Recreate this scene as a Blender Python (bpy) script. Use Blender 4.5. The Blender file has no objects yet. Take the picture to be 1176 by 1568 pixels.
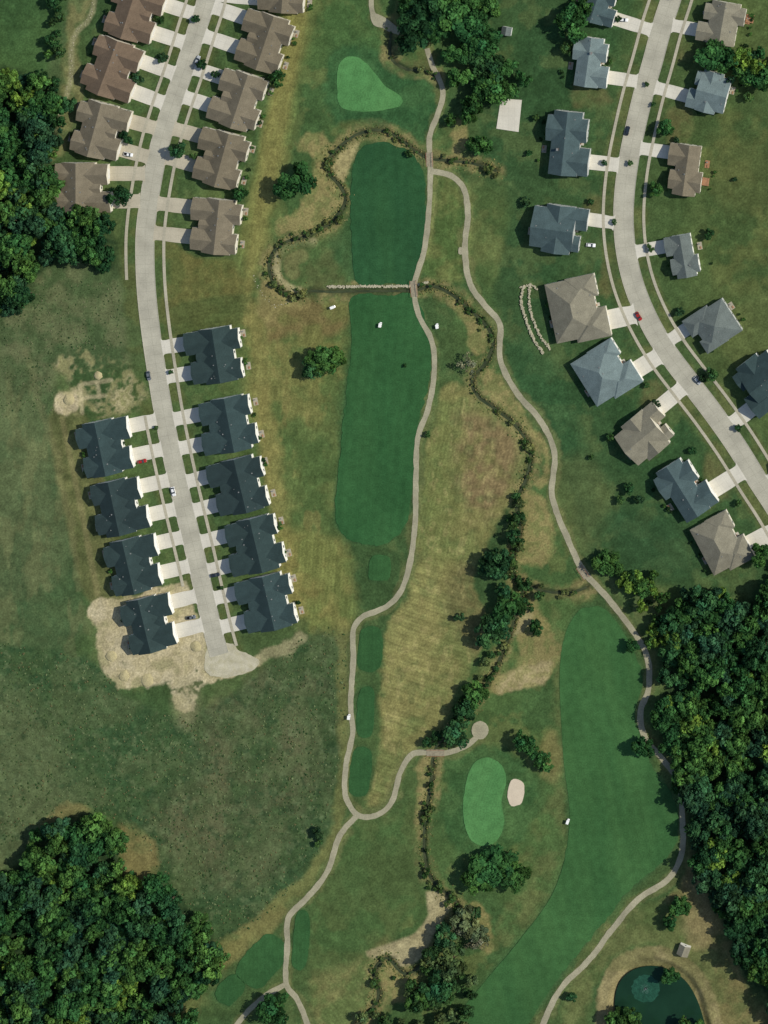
import bpy, math, random
import numpy as np
from mathutils import Vector, Matrix
random.seed(7); rng=np.random.default_rng(7)
S=0.33
PW,PH=1176,1568
TX,TY=.26,.25   # how far the survey camera stands off to the east / north (per metre of height)
def W(x,y): return ((x-588)*S,(784-y)*S)
def lin1(c):
    c=c/255.0
    return c/12.92 if c<=0.04045 else ((c+0.055)/1.055)**2.4
def lin(rgb): return np.array([lin1(c) for c in rgb])
scene=bpy.context.scene
coll=scene.collection

# ------------------------------------------------------------------ helpers
def link(o,parent=None):
    coll.objects.link(o)
    if parent: o.parent=parent
    return o
def mk(name,verts,faces,mats,midx=None,cols=None,uv=None,parent=None,smooth=False):
    me=bpy.data.meshes.new(name)
    v=np.asarray(verts,dtype=np.float32).reshape(-1,3)
    if isinstance(faces,np.ndarray):
        k=faces.shape[1]; n=len(faces)
        me.vertices.add(len(v)); me.vertices.foreach_set('co',v.ravel())
        me.loops.add(n*k); me.loops.foreach_set('vertex_index',faces.astype(np.int32).ravel())
        me.polygons.add(n)
        me.polygons.foreach_set('loop_start',np.arange(0,n*k,k,dtype=np.int32))
        me.polygons.foreach_set('loop_total',np.full(n,k,dtype=np.int32))
        me.update(calc_edges=True)
    else:
        me.from_pydata(v.tolist(),[],faces)
    for m in mats: me.materials.append(m)
    if midx is not None: me.polygons.foreach_set('material_index',np.asarray(midx,dtype=np.int32))
    if cols is not None:
        a=me.color_attributes.new('Col','FLOAT_COLOR','POINT')
        c=np.ones((len(v),4),dtype=np.float32); c[:,:3]=np.asarray(cols).reshape(-1,3)
        a.data.foreach_set('color',c.ravel())
    if uv is not None:
        l=me.uv_layers.new(name='UVMap')
        vi=np.zeros(len(me.loops),dtype=np.int32); me.loops.foreach_get('vertex_index',vi)
        l.data.foreach_set('uv',np.asarray(uv,dtype=np.float32)[vi].ravel())
    if smooth: me.polygons.foreach_set('use_smooth',[True]*len(me.polygons))
    me.update()
    o=bpy.data.objects.new(name,me)
    return link(o,parent)
def empty(name,loc=(0,0,0),rz=0):
    o=bpy.data.objects.new(name,None); o.location=loc; o.rotation_euler=(0,0,rz); o.empty_display_size=1
    return link(o)
def crom(pts,closed=False,step=3.0):
    p=np.array(pts,dtype=float); out=[]
    n=len(p)
    if closed: idx=range(n)
    else: idx=range(n-1)
    for i in idx:
        if closed: a,b,c,d=p[(i-1)%n],p[i],p[(i+1)%n],p[(i+2)%n]
        else: a,b,c,d=p[max(i-1,0)],p[i],p[i+1],p[min(i+2,n-1)]
        m=max(2,int(np.hypot(*(c-b))/step))
        for t in np.arange(m)/m:
            out.append(0.5*((2*b)+(-a+c)*t+(2*a-5*b+4*c-d)*t*t+(-a+3*b-3*c+d)*t**3))
    if not closed: out.append(p[-1])
    return np.array(out)
TAB=rng.random((256,256))
def vn(X,Y,scale,seed=0):
    x=X/scale+seed*17.31+500; y=Y/scale+seed*9.77+500
    xi=np.floor(x).astype(int); yi=np.floor(y).astype(int); fx=x-xi; fy=y-yi
    fx=fx*fx*(3-2*fx); fy=fy*fy*(3-2*fy)
    a=TAB[yi%256,xi%256]; b=TAB[yi%256,(xi+1)%256]; c=TAB[(yi+1)%256,xi%256]; d=TAB[(yi+1)%256,(xi+1)%256]
    return (a*(1-fx)+b*fx)*(1-fy)+(c*(1-fx)+d*fx)*fy
def fbm(X,Y,scale,seed=0,oct=4,g=0.55):
    s=0;a=1;t=0
    for i in range(oct):
        s=s+a*vn(X,Y,scale/2**i,seed+i*3); t+=a; a*=g
    return s/t
def sm(e0,e1,x):
    t=np.clip((x-e0)/(e1-e0),0,1); return t*t*(3-2*t)
def segdist(X,Y,poly,closed):
    d=np.full(X.shape,1e9); n=len(poly)
    for i in range(n if closed else n-1):
        a=poly[i]; b=poly[(i+1)%n]; ab=b-a; L=ab@ab+1e-9
        t=np.clip(((X-a[0])*ab[0]+(Y-a[1])*ab[1])/L,0,1)
        d=np.minimum(d,(X-a[0]-t*ab[0])**2+(Y-a[1]-t*ab[1])**2)
    return np.sqrt(d)
def inside(X,Y,poly):
    r=np.zeros(X.shape,bool); n=len(poly)
    for i in range(n):
        x1,y1=poly[i]; x2,y2=poly[(i+1)%n]
        if y1==y2: continue
        c=((y1>Y)!=(y2>Y))&(X<(x2-x1)*(Y-y1)/(y2-y1)+x1)
        r^=c
    return r

# ------------------------------------------------------------------ layout data
ROAD_L=[(322,-70),(318,-10),(300,50),(281,110),(262,165),(244,225),(231,290),(223,350),(222,400),(225,455),(232,515),(241,575),(251,635),(264,700),(281,775),(298,845),(314,915),(327,970),(336,1003)]
ROAD_R=[(1045,-70),(1030,-10),(1014,40),(1000,92),(985,145),(972,200),(962,250),(956,300),(955,345),(960,392),(972,440),(993,490),(1021,538),(1056,585),(1092,632),(1127,682),(1160,735),(1192,785),(1240,870)]
rl=crom(ROAD_L,step=3); rr=crom(ROAD_R,step=3)
CREEK1=[(600,40),(596,70),(600,92),(622,106),(650,108),(668,118)]
CREEK2=[(760,262),(720,250),(680,246),(655,243),(636,232),(610,212),(582,200),(552,204),(522,222),(502,245),(505,268),(520,285),(528,305),(520,325),(500,345),(470,362),(440,370),(420,383),(411,405),(416,430),(432,447),(455,455),(474,446),(505,447),(560,446),(634,445),(660,438),(688,450),(720,476),(745,500),(754,530),(740,560),(722,580),(730,606),(762,630),(792,656),(811,690),(806,730),(790,770),(796,810),(785,850),(786,885),(800,900),(790,940),(775,985),(752,1035),(722,1080),(692,1118),(665,1150),(659,1200),(650,1262),(652,1330),(674,1362),(698,1382),(690,1425),(655,1470),(620,1492),(592,1468),(572,1490),(578,1530),(545,1575),(530,1640)]
CREEK3=[(790,890),(830,905),(870,908),(898,900)]
PATHS=[([(570,-60),(568,-5),(572,22),(592,42),(612,50)],8),
([(654,74),(662,100),(678,138),(671,172),(658,210),(659,260),(657,320),(650,380),(637,425),(634,445),(641,482),(661,522),(665,570),(656,625),(640,670),(637,730),(636,800),(628,860),(614,905),(588,931),(556,944),(541,966),(541,1010),(537,1080),(540,1122),(530,1170),(529,1218),(547,1247),(575,1249),(600,1228),(612,1185),(630,1156),(652,1152),(682,1153),(712,1143),(735,1124)],8.2),
([(547,1249),(520,1280),(501,1335),(470,1375),(442,1405),(440,1450),(438,1505),(456,1532),(474,1575),(500,1640)],8.5),
([(438,1507),(402,1528),(362,1570),(320,1640)],8),
([(660,262),(690,269),(711,290),(716,330),(712,382),(719,432),(741,466),(765,496),(766,550),(790,600),(826,642),(849,692),(846,760),(868,822),(892,872),(930,915),(966,962),(990,1002),(994,1050),(981,1090),(987,1128),(1015,1163),(1040,1200),(1045,1260),(1044,1306),(1024,1345),(976,1378),(940,1420),(900,1472),(860,1512),(830,1572),(810,1640)],8.8)]
FAIR=[[(562,222),(600,220),(638,243),(651,290),(649,370),(634,431),(590,434),(546,433),(538,350),(540,260)],
[(538,456),(590,452),(631,452),(654,500),(660,570),(641,645),(630,760),(618,808),(580,834),(532,824),(513,790),(520,700),(530,600),(539,520)],
[(882,940),(922,932),(960,978),(984,1040),(972,1100),(1002,1180),(1034,1230),(1030,1300),(962,1366),(902,1440),(846,1510),(790,1600),(770,1640),(680,1640),(700,1560),(745,1500),(795,1440),(850,1360),(872,1260),(862,1150),(858,1010)]]
GREENS=[[(519,100),(540,86),(562,98),(588,130),(613,147),(612,162),(572,170),(530,168),(517,150)],
[(722,1174),(745,1160),(768,1172),(775,1198),(768,1228),(772,1262),(758,1290),(732,1294),(713,1270),(710,1220)]]
def rect(cx,cy,w,h,a=0):
    ca,sa=math.cos(math.radians(a)),math.sin(math.radians(a)); o=[]
    for sx,sy in [(-.48,-.3),(-.25,-.5),(.25,-.5),(.48,-.3),(.5,.3),(.25,.49),(-.27,.5),(-.5,.32)]:
        x,y=sx*w,sy*h; o.append((cx+x*ca-y*sa,cy+x*sa+y*ca))
    return o
TEES=[rect(567,994,36,68,3),rect(560,1090,26,76,3),rect(552,1182,32,74,6),rect(461,1440,24,88,4),rect(402,1472,52,84,40),rect(352,1516,34,46,40),rect(581,870,32,38,5)]
BUNKERS=[[(780,1200),(790,1193),(801,1200),(802,1218),(796,1232),(783,1234),(777,1220)]]
POND=[(945,1492),(968,1472),(1002,1466),(1040,1480),(1068,1508),(1086,1560),(1100,1640),(950,1640),(932,1570),(934,1520)]

# ------------------------------------------------------------------ ground
st=1.55
xs=np.arange(-70,PW+70,st); ys=np.arange(-70,PH+70,st)
ext=np.array([120,400,1200,4000,12000,40000.])
xs=np.concatenate([(xs[0]-ext)[::-1],xs,xs[-1]+ext]); ys=np.concatenate([(ys[0]-ext)[::-1],ys,ys[-1]+ext])
X,Y=np.meshgrid(xs,ys)
w1=(fbm(X,Y,40,1)-.5)*26; w2=(fbm(X,Y,40,5)-.5)*26
w3=(fbm(X,Y,9,31,3)-.5)*7; w4=(fbm(X,Y,9,35,3)-.5)*7
XW=X+w1+w3; YW=Y+w2+w4
XS=X+w1*.12+w3*.3; YS=Y+w2*.12+w4*.3
nA=fbm(X,Y,260,11); nB=fbm(X,Y,90,12); nC=fbm(X,Y,30,13); nD=fbm(X,Y,8,14,3); nE=rng.random(X.shape)
col=np.zeros(X.shape+(3,))
def mixc(m,rgb,rgb2=None,n=None):
    r=np.flatnonzero(m.max(1)>0); q=np.flatnonzero(m.max(0)>0)
    if not len(r): return
    sl=(slice(r[0],r[-1]+1),slice(q[0],q[-1]+1))
    c=lin(rgb)
    if rgb2 is not None:
        k=sm(.35,.65,n[sl])[...,None]; c=c*(1-k)+lin(rgb2)*k
    m=np.clip(m[sl],0,1)[...,None]
    col[sl]=col[sl]*(1-m)+c*m
def pm(poly,soft,warp=1,smooth=True):
    p=crom(poly,True,12) if smooth else np.array(poly,float)
    x0,y0=p.min(0)-60; x1,y1=p.max(0)+60
    i0,i1=np.searchsorted(xs,[x0,x1]); j0,j1=np.searchsorted(ys,[y0,y1])
    m=np.zeros(X.shape); sl=(slice(j0,j1),slice(i0,i1))
    xx=(XW if warp else XS)[sl]; yy=(YW if warp else YS)[sl]
    d=segdist(xx,yy,p,True); ins=inside(xx,yy,p); d=np.where(ins,d,-d)
    m[sl]=sm(-soft,soft,d); return m
def pd(line,step=10,far=60,warp=0):
    p=crom(line,False,step); d=np.full(X.shape,1e3)
    x0,y0=p.min(0)-far; x1,y1=p.max(0)+far
    i0,i1=np.searchsorted(xs,[x0,x1]); j0,j1=np.searchsorted(ys,[y0,y1]); sl=(slice(j0,j1),slice(i0,i1))
    xx=(XW if warp==2 else XS if warp==1 else X)[sl]; yy=(YW if warp==2 else YS if warp==1 else Y)[sl]
    d[sl]=segdist(xx,yy,p,False); return d
def stripes(m,ang,period,amt,wv=1.0):
    r=np.flatnonzero(m.max(1)>0); q=np.flatnonzero(m.max(0)>0); sl=(slice(r[0],r[-1]+1),slice(q[0],q[-1]+1))
    a=math.radians(ang); u=X[sl]*math.cos(a)+Y[sl]*math.sin(a)+w1[sl]*wv*.5
    s=np.sin(u*2*math.pi/period)*.6+np.sin(u*2*math.pi/(period*2.7)+1)*.5
    s=s*(0.2+1.5*nC[sl])
    col[sl]=col[sl]*(1+amt*(s*m[sl])[...,None])
one=np.ones(X.shape)
mixc(one,(70,92,48),(56,82,44),nA*.5+nB*.5)
mixc(sm(.55,.7,nC)*.4,(86,98,54))
# left field
mixc(pm([(-90,-90),(110,-90),(100,130),(40,480),(60,560),(90,650),(120,900),(135,960),(100,1000),(140,1050),(60,1280),(-90,1300)],14),(74,93,55),(62,85,49),nB)
mixc(pm([(-90,480),(80,500),(60,620),(100,800),(60,900),(-90,900)],30)*.6,(88,100,63))
mixc(sm(.5,.75,nC)*pm([(-90,900),(90,900),(120,1100),(40,1300),(-90,1300)],30)*.5,(56,82,48))
FL=pm([(-90,470),(60,560),(90,650),(120,900),(135,960),(60,1280),(-90,1300)],20)
mixc(FL*sm(.5,.62,fbm(X,Y*.35,22,61,4))*.5,(100,106,66)); mixc(FL*sm(.52,.66,fbm(X*.6,Y*.5,16,64,4))*.35,(52,78,46))
# scrub by upper left woods
mixc(pm([(0,430),(190,400),(215,440),(225,560),(100,560),(70,600),(10,560)],14)*.8,(68,88,52),(90,98,64),nC)
mixc(pm([(0,-60),(100,-60),(85,70),(60,120),(-60,110)],8),(62,92,48),(54,84,44),nB)
mixc(pm([(110,-60),(150,-60),(120,60),(125,140),(95,240),(75,235),(70,200),(98,120)],6),(112,114,70),(82,96,56),nC)
# bottom-left meadow
MEAD=[(-80,1010),(130,1010),(200,1075),(290,1095),(400,1035),(470,968),(525,950),(528,1100),(505,1230),(490,1300),(420,1390),(330,1440),(250,1370),(230,1300),(140,1240),(60,1260),(-80,1330)]
mm=pm(MEAD,8); mixc(mm,(60,84,47),(50,76,43),nC)
mixc(pm([(330,1060),(460,1010),(510,1080),(480,1230),(420,1330),(340,1360),(230,1270),(300,1180)],30)*.7*sm(.3,.7,nB*.4+nC*.6),(92,92,62))
mixc(pm([(-60,1040),(60,1080),(100,1150),(90,1260),(-60,1330)],30)*.7,(84,96,60))
mixc(mm*sm(.62,.75,fbm(X,Y,7,51,2))*.5,(92,108,70))
mixc(mm*sm(.58,.72,fbm(X,Y,11,54,3))*.5,(38,66,38))
mixc(mm*sm(.5,.68,fbm(X,Y,45,57,4))*.45,(84,98,60))
# house lots left
mixc(pm([(75,640),(125,630),(150,700),(200,915),(140,925),(110,840)],5,0)*.85,(84,90,50),(102,104,60),nC)
mixc(pm([(250,372),(300,395),(365,400),(392,440),(385,490),(262,522)],5,0),(98,98,50),(84,92,46),nC)
m=pm([(262,470),(390,450),(375,500),(262,522)],5,0); mixc(m*.7,(70,86,44)); stripes(m,82,7,.12)
LAWN=[(375,480),(400,440),(500,460),(530,460),(525,560),(515,700),(505,800),(530,870),(520,950),(480,960),(455,890),(420,750),(375,600)]
mixc(pm(LAWN,14),(84,102,52),(102,106,55),nC)
mixc(pm(LAWN,20)*sm(.45,.65,nB)*.75,(70,94,48))
mixc(pm(LAWN,14)*sm(.56,.68,fbm(X,Y*.5,20,91,4))*.5,(126,120,66))
m=pm([(400,470),(440,462),(530,462),(530,500),(500,520),(440,510),(410,520)],10); mixc(m*.75,(116,100,60),(98,100,52),nC)
m=pm([(380,500),(400,500),(440,800),(470,950),(440,940),(415,800)],8); mixc(m*.55,(130,122,66))
stripes(pm(LAWN,14),8,7,.08)
m=pm([(395,820),(520,830),(540,960),(470,960),(430,880)],14); mixc(m*.6,(126,120,62),(98,108,52),nC); stripes(m,4,6,.12,.3)
m=pm([(380,920),(460,940),(480,960),(400,1010),(360,1010)],5)*.7; mixc(m,(68,88,48))
# diagonal strip
D1=[(420,-70),(520,-70),(470,120),(430,330),(410,400),(380,430),(360,400),(380,300),(405,190),(440,60)]
mixc(pm(D1,7,0),(100,108,56),(86,100,50),nC); stripes(pm(D1,7,0),15,8,.13,.3)
mixc(pm([(455,-70),(485,-70),(400,390),(375,400)],10,0)*.5,(134,126,66))
# golf roughs
RG=[(500,-70),(640,-70),(700,60),(690,240),(780,420),(860,700),(900,870),(860,1000),(850,1200),(840,1360),(700,1600),(560,1600),(640,1300),(660,1130),(760,900),(820,700),(740,560),(640,440),(500,430),(420,380),(440,250),(470,100)]
mixc(pm(RG,14),(68,94,48),(60,88,46),nB)
mixc(pm(RG,14)*sm(.52,.66,fbm(X,Y,34,93,4))*.5,(98,106,56))
q_=[(660,270),(705,290),(712,380),(700,430),(650,420)]
mixc(pm(q_,8),(74,98,48),(94,104,54),nC); stripes(pm(q_,8),5,12,.12,.3)
mixc(pm([(715,290),(800,330),(790,440),(740,440),(722,400)],14)*.7,(72,94,48),(92,102,54),nC)
mixc(pm([(500,10),(560,10),(600,60),(590,90),(520,80),(500,50)],14)*.7,(62,94,48))
# middle meadow
MID=[(690,588),(722,592),(760,640),(798,680),(800,740),(772,790),(748,832),(724,880),(742,960),(718,1020),(684,1100),(640,1146),(618,1170),(600,1222),(572,1240),(562,1230),(576,1180),(582,1100),(586,960),(622,920),(640,830),(648,700),(668,625)]
m=pm(MID,6); mixc(m,(118,118,66),(100,108,58),nC)
mixc(m*pm([(700,640),(770,650),(795,700),(770,780),(720,800),(690,720)],18)*sm(.3,.6,nC)*.85,(118,101,68))
mixc(m*pm([(700,860),(745,900),(745,1000),(700,980),(680,920)],14)*.6,(94,90,56))
mixc(m*pm([(640,860),(680,840),(670,980),(630,1080),(590,1130),(590,980)],18)*.5,(138,132,76))
mixc(m*pm([(645,700),(690,620),(700,820),(650,860)],18)*.5,(94,108,54))
mixc(m*sm(.55,.72,fbm(X,Y,18,71,4))*.35,(74,92,50)); mixc(m*sm(.6,.72,fbm(X*1,Y*.6,9,75,3))*.35,(150,142,88))
stripes(m*sm(820,880,Y),-72,6,.16,.4); stripes(m*(1-sm(820,880,Y)),12,6,.12,.6)
# south rough
mixc(pm([(600,1260),(640,1180),(655,1200),(640,1300),(650,1360),(600,1450),(560,1490),(500,1568),(480,1540),(470,1400),(510,1300),(545,1260)],10),(76,95,50),(62,88,45),nC)
mixc(pm([(540,1300),(620,1290),(640,1350),(560,1390),(500,1400),(500,1350)],16)*.6,(66,88,46))
m=pm([(470,1500),(540,1480),(590,1440),(600,1500),(570,1600),(500,1600)],12); mixc(m*.7,(118,116,68),(90,104,55),nC); stripes(m,-40,7,.1)
# green surrounds, collars
mixc(pm([(505,80),(545,65),(600,95),(665,130),(668,180),(648,215),(620,200),(560,190),(510,185),(498,140)],7),(46,84,46),(54,90,49),nC)
mixc(pm([(700,1150),(760,1140),(800,1170),(820,1220),(800,1290),(740,1310),(690,1290),(684,1200)],9),(54,88,46),(64,95,50),nC)
mixc(pm([(538,262),(520,300),(525,340),(495,375),(465,385),(475,430),(548,432),(545,300)],8)*.85,(54,86,47),(64,92,51),nC)
FC=[(41,79,47),(46,84,48),(54,90,51)]
for f,c in zip(FAIR,FC): mixc(pm(f,14,1)*.55,(56,90,47)); mixc(pm(f,6,0)*.95,c)
for f in TEES: mixc(pm(f,6,0)*.9,(50,85,47))
for f in GREENS: mixc(pm(f,6,0)*.8,(58,102,56))
mixc(pm([(850,930),(870,1000),(862,1200),(868,1320),(800,1430),(760,1440),(800,1300),(850,1180),(845,1000)],8)*.7*(1-pm(FAIR[2],3,0)),(94,105,58),(70,96,49),nC)
mixc(pm([(840,1120),(862,1160),(850,1200),(820,1180)],8)*.6,(120,112,66))
# right yards
YD=[(745,-70),(960,-70),(940,130),(915,300),(930,440),(975,520),(1050,640),(1120,730),(1176,830),(1240,900),(1180,930),(1040,900),(930,870),(890,830),(860,700),(790,580),(775,500),(760,440),(780,300),(740,220),(720,60)]
mixc(pm(YD,10),(54,82,45),(47,78,43),nB)
mixc(pm(YD,10)*sm(.5,.68,nC)*.55,(76,92,50))
mixc(pm([(760,520),(850,560),(900,700),(920,800),(880,800),(850,700),(790,600)],14)*.7,(47,82,46))
mixc(pm([(850,700),(920,720),(930,790),(880,850),(850,780)],16)*.5,(84,94,52))
mixc(pm([(940,790),(1040,800),(1060,880),(960,870)],20)*.7,(43,74,43))
YE=[(1060,-70),(1240,-70),(1240,800),(1180,700),(1090,580),(1010,440),(985,330),(1000,200),(1030,60)]
mixc(pm(YE,10),(64,86,45),(74,92,48),nB)
mixc(pm([(1080,180),(1220,190),(1220,420),(1100,440),(1080,330)],16)*.8,(62,84,43),(80,90,46),nC)
m=pm([(1095,210),(1176,230),(1176,320),(1100,310)],16)*.5; mixc(m,(84,92,48)); stripes(pm([(1060,300),(1176,290),(1176,550),(1100,560)],16),60,18,.05)
mixc(pm([(1110,480),(1240,440),(1240,570),(1130,560)],8)*.5,(86,94,50))
for p in [(1030,160,1060,230),(905,300,950,340),(880,130,930,165),(985,590,1020,640),(1085,690,1120,760),(925,390,948,450),(1005,20,1050,90)]:
    m=pm([(p[0],p[1]),(p[2],p[1]),(p[2],p[3]),(p[0],p[3])],6)*.6; mixc(m,(102,98,58),(76,92,48),nC)
dL=pd(ROAD_L,14,70); dR=pd(ROAD_R,14,70)
mixc((1-sm(30,46,dL+w3))*.75,(86,94,49),(62,84,43),nC)
mixc((1-sm(30,42,dR+w3))*.7,(66,88,47),(88,94,51),nC)
# creeks
dC=np.minimum(np.minimum(pd(CREEK2,9,60,1),pd(CREEK1,9,60,1)),pd(CREEK3,9,60,1))
bankn=sm(.36,.58,nC*.5+nB*.5)
mixc((1-sm(9,19,dC+w1*.6+w3))*(.3+.6*bankn),(130,123,76),(90,100,54),nD)
for poly in [[(455,205),(495,200),(512,225),(495,250),(515,280),(522,320),(490,350),(450,358),(424,366),(424,345),(450,320),(470,290),(480,240),(455,225)],
             [(700,455),(735,480),(752,520),(735,540),(715,520),(720,500),(690,475)],
             [(735,565),(760,570),(800,630),(835,680),(838,740),(815,745),(830,700),(790,650),(745,610)],
             [(800,760),(840,770),(842,860),(800,862),(792,830),(806,800)],
             [(790,920),(820,915),(850,990),(830,1040),(760,1060),(750,1040),(790,1020),(800,970)],
             [(595,1480),(640,1500),(640,1530),(600,1540),(585,1510)],
             [(715,1380),(745,1400),(750,1450),(720,1450)],
             [(690,190),(708,190),(708,235),(692,235)],
             [(635,1200),(650,1160),(650,1250),(638,1290)]]:
    mixc(pm(poly,4)*.85,(140,131,80),(108,110,62),nD)
mixc(pm([(508,240),(530,228),(548,222),(535,245),(532,270),(525,280),(512,262)],4)*.9,(152,142,94))
mixc(pm([(772,1035),(800,1020),(840,1005),(832,1040),(800,1055),(765,1058)],5)*.85,(162,150,106),(132,126,80),nD)
mixc(pm([(800,925),(822,930),(812,960),(790,975)],5)*.7,(150,140,98))
mixc((1-sm(6,11,pd([(478,372),(450,370),(428,388),(422,415),(432,438),(455,446)],8,40,1))),(146,140,98))
mixc(pm([(440,380),(500,375),(530,430),(470,440),(438,425)],8)*.9,(84,96,53),(68,92,47),nC)
mixc((1-sm(8,13,pd([(462,392),(446,400),(448,418)],8,40,1)))*.4,(126,120,74))
mixc(pm([(652,1366),(688,1372),(690,1388),(670,1420),(655,1450),(640,1472),(612,1482),(592,1462),(572,1468),(560,1458),(600,1444),(636,1428),(656,1400)],3,0),(154,146,106),(142,134,94),nC)
mixc((1-sm(3,9,dC+w3))*(.4+.5*sm(.4,.6,nD)),(60,76,44),(88,88,56),nC)
mixc((1-sm(1,3.2,dC+w3*.3))*.75,(84,82,56),(60,68,44),nD)
dT=pd([(150,-60),(140,20),(112,60),(108,120),(90,180),(70,230)],9,40,1); mixc((1-sm(2,6,dT))*.8,(134,134,96))
mixc(pm([(395,430),(430,450),(470,470),(430,480),(410,500),(395,480)],6)*.7,(130,120,72))
# construction soil
DIRT=[(140,928),(185,920),(215,905),(268,893),(285,900),(300,935),(318,985),(352,1000),(400,1003),(384,1030),(330,1042),(305,1060),(296,1088),(268,1082),(255,1052),(205,1056),(168,1040),(150,1000)]
m=pm(DIRT,3)*sm(.25,.36,nD*.4+nC*.6); mixc(m,(182,172,136),(162,152,114),nC); mixc(m*sm(.52,.66,nD)*.5,(138,130,94)); mixc(m*sm(.55,.7,nC)*.5,(116,118,78))
mixc(pm([(265,1050),(300,1050),(300,1110),(270,1105)],12)*.5,(134,130,92))
mixc((1-sm(6,14,pd([(380,1012),(430,1000),(460,970)],8,40,2)))*.7,(146,140,102))
m=pm([(104,545),(140,540),(200,565),(222,595),(220,622),(150,636),(92,628),(84,602),(110,590),(80,565)],6)*sm(.42,.58,nC*.5+nD*.5)*.85; mixc(m,(164,154,114),(122,120,78),nD)
mixc(pm([(86,602),(116,598),(118,628),(90,632)],3)*.9,(182,170,134),(160,150,112),nD)
for ln in ([(122,590),(126,632)],[(128,588),(170,582)],[(120,612),(160,606)],[(148,586),(152,608)]): mixc((1-sm(1.5,5,pd(ln,6,30,1)))*.6,(170,160,122))
mixc((1-sm(2,7,pd([(95,640),(120,760),(150,910)],8,40,1)))*.4,(130,122,80))
mixc((1-sm(2,9,pd([(40,540),(75,660),(105,800),(120,900)],8,40,2)))*.25,(122,118,78))
# dry land near right woods, around pond
mixc(pm([(1060,1300),(1100,1380),(1130,1470),(1176,1560),(1176,1640),(1110,1640),(1080,1500),(1040,1460),(1010,1440),(1000,1400),(1040,1350)],8),(114,108,65),(86,94,52),nC)
mixc(pm([(900,1440),(1000,1380),(1050,1400),(1050,1460),(960,1450),(910,1510),(890,1600),(850,1600),(870,1520)],8),(76,94,49),(88,98,54),nC)
pp=crom(POND,True,12); dP=segdist(X,Y,pp,True); inP=inside(X,Y,pp)
sd=np.where(inP,dP,-dP)
mixc(sm(-21,-14,sd+w3+w1*.3)*.95,(138,129,87),(108,105,65),nC)
mixc(pm([(1060,1330),(1090,1400),(1080,1450),(1040,1420)],10)*.6,(130,120,80))
WA=[(-60,108),(40,120),(85,135),(92,180),(80,240),(90,320),(150,338),(182,380),(165,420),(110,400),(60,420),(30,465),(-60,480)]
WB=[(-60,1360),(30,1335),(60,1275),(120,1252),(172,1272),(196,1330),(236,1395),(240,1350),(290,1400),(335,1450),(325,1490),(290,1530),(268,1640),(-60,1640)]
WC=[(1030,935),(1080,905),(1140,930),(1240,890),(1240,1640),(1180,1540),(1122,1440),(1092,1370),(1062,1310),(1056,1230),(1022,1150),(1012,1080),(1022,1010)]
mixc(pm([(180,1265),(225,1280),(245,1340),(215,1400),(195,1340)],6),(114,109,64),(88,96,54),nC)
mixc(pm([(60,1270),(100,1235),(140,1245),(120,1262)],6)*.8,(114,109,64))
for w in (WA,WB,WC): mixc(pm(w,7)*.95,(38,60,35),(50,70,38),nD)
mixc(pm([(270,1490),(340,1440),(420,1385),(440,1400),(400,1440),(330,1500),(300,1568),(260,1600)],6)*.85,(112,110,62),(90,100,54),nC)
mixc(pm([(930,880),(1010,900),(1030,1000),(990,980),(940,900)],8)*.7,(96,106,62),(66,90,47),nC)
for p,wd in PATHS: mixc((1-sm(wd*.5,wd*.5+6,pd(p,12,30,2)))*.4,(110,110,66))
mixc((1-sm(3,14,pd([(522,960),(526,1100),(518,1220),(500,1300),(440,1380),(330,1480)],12,40,2)))*.5,(116,114,62))
mul=(0.80+.40*nC)*(0.70+.60*nD)*(0.84+.32*nE)
fm=np.zeros(X.shape)
for f in FAIR: fm=np.maximum(fm,pm(f,6,0))
mul=mul*(1-fm*.6)+fm*.6
lum=(col@np.array([.25,.65,.1]))[...,None]
col=(col*.9+lum*.1)*np.array([1.03,1.0,.98])
col=np.clip(col*mul[...,None],0.004,0.9)
inner=((X>-60)&(X<PW+60)&(Y>-60)&(Y<PH+60)).astype(float)
Z=-1.0*np.exp(-(dC/(3.2+2.2*nC))**2)
Z+=-1.8*sm(-3,10,sd)
clear=sm(20,30,dL)*sm(20,30,dR)
dpth=np.full(X.shape,1e3)
for p,wd in PATHS: dpth=np.minimum(dpth,pd(p,12,30))
clear*=sm(5,9,dpth)
Z+=-.28*nD*clear*inner*sm(.3,.7,nB)-.12*nD*inner*clear
Z-=0.02
nx,ny=len(xs),len(ys)
V=np.stack([(X-588)*S,(784-Y)*S,Z],-1).reshape(-1,3)
idx=np.arange(nx*ny).reshape(ny,nx)
F=np.stack([idx[1:,:-1],idx[1:,1:],idx[:-1,1:],idx[:-1,:-1]],-1).reshape(-1,4)

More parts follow.
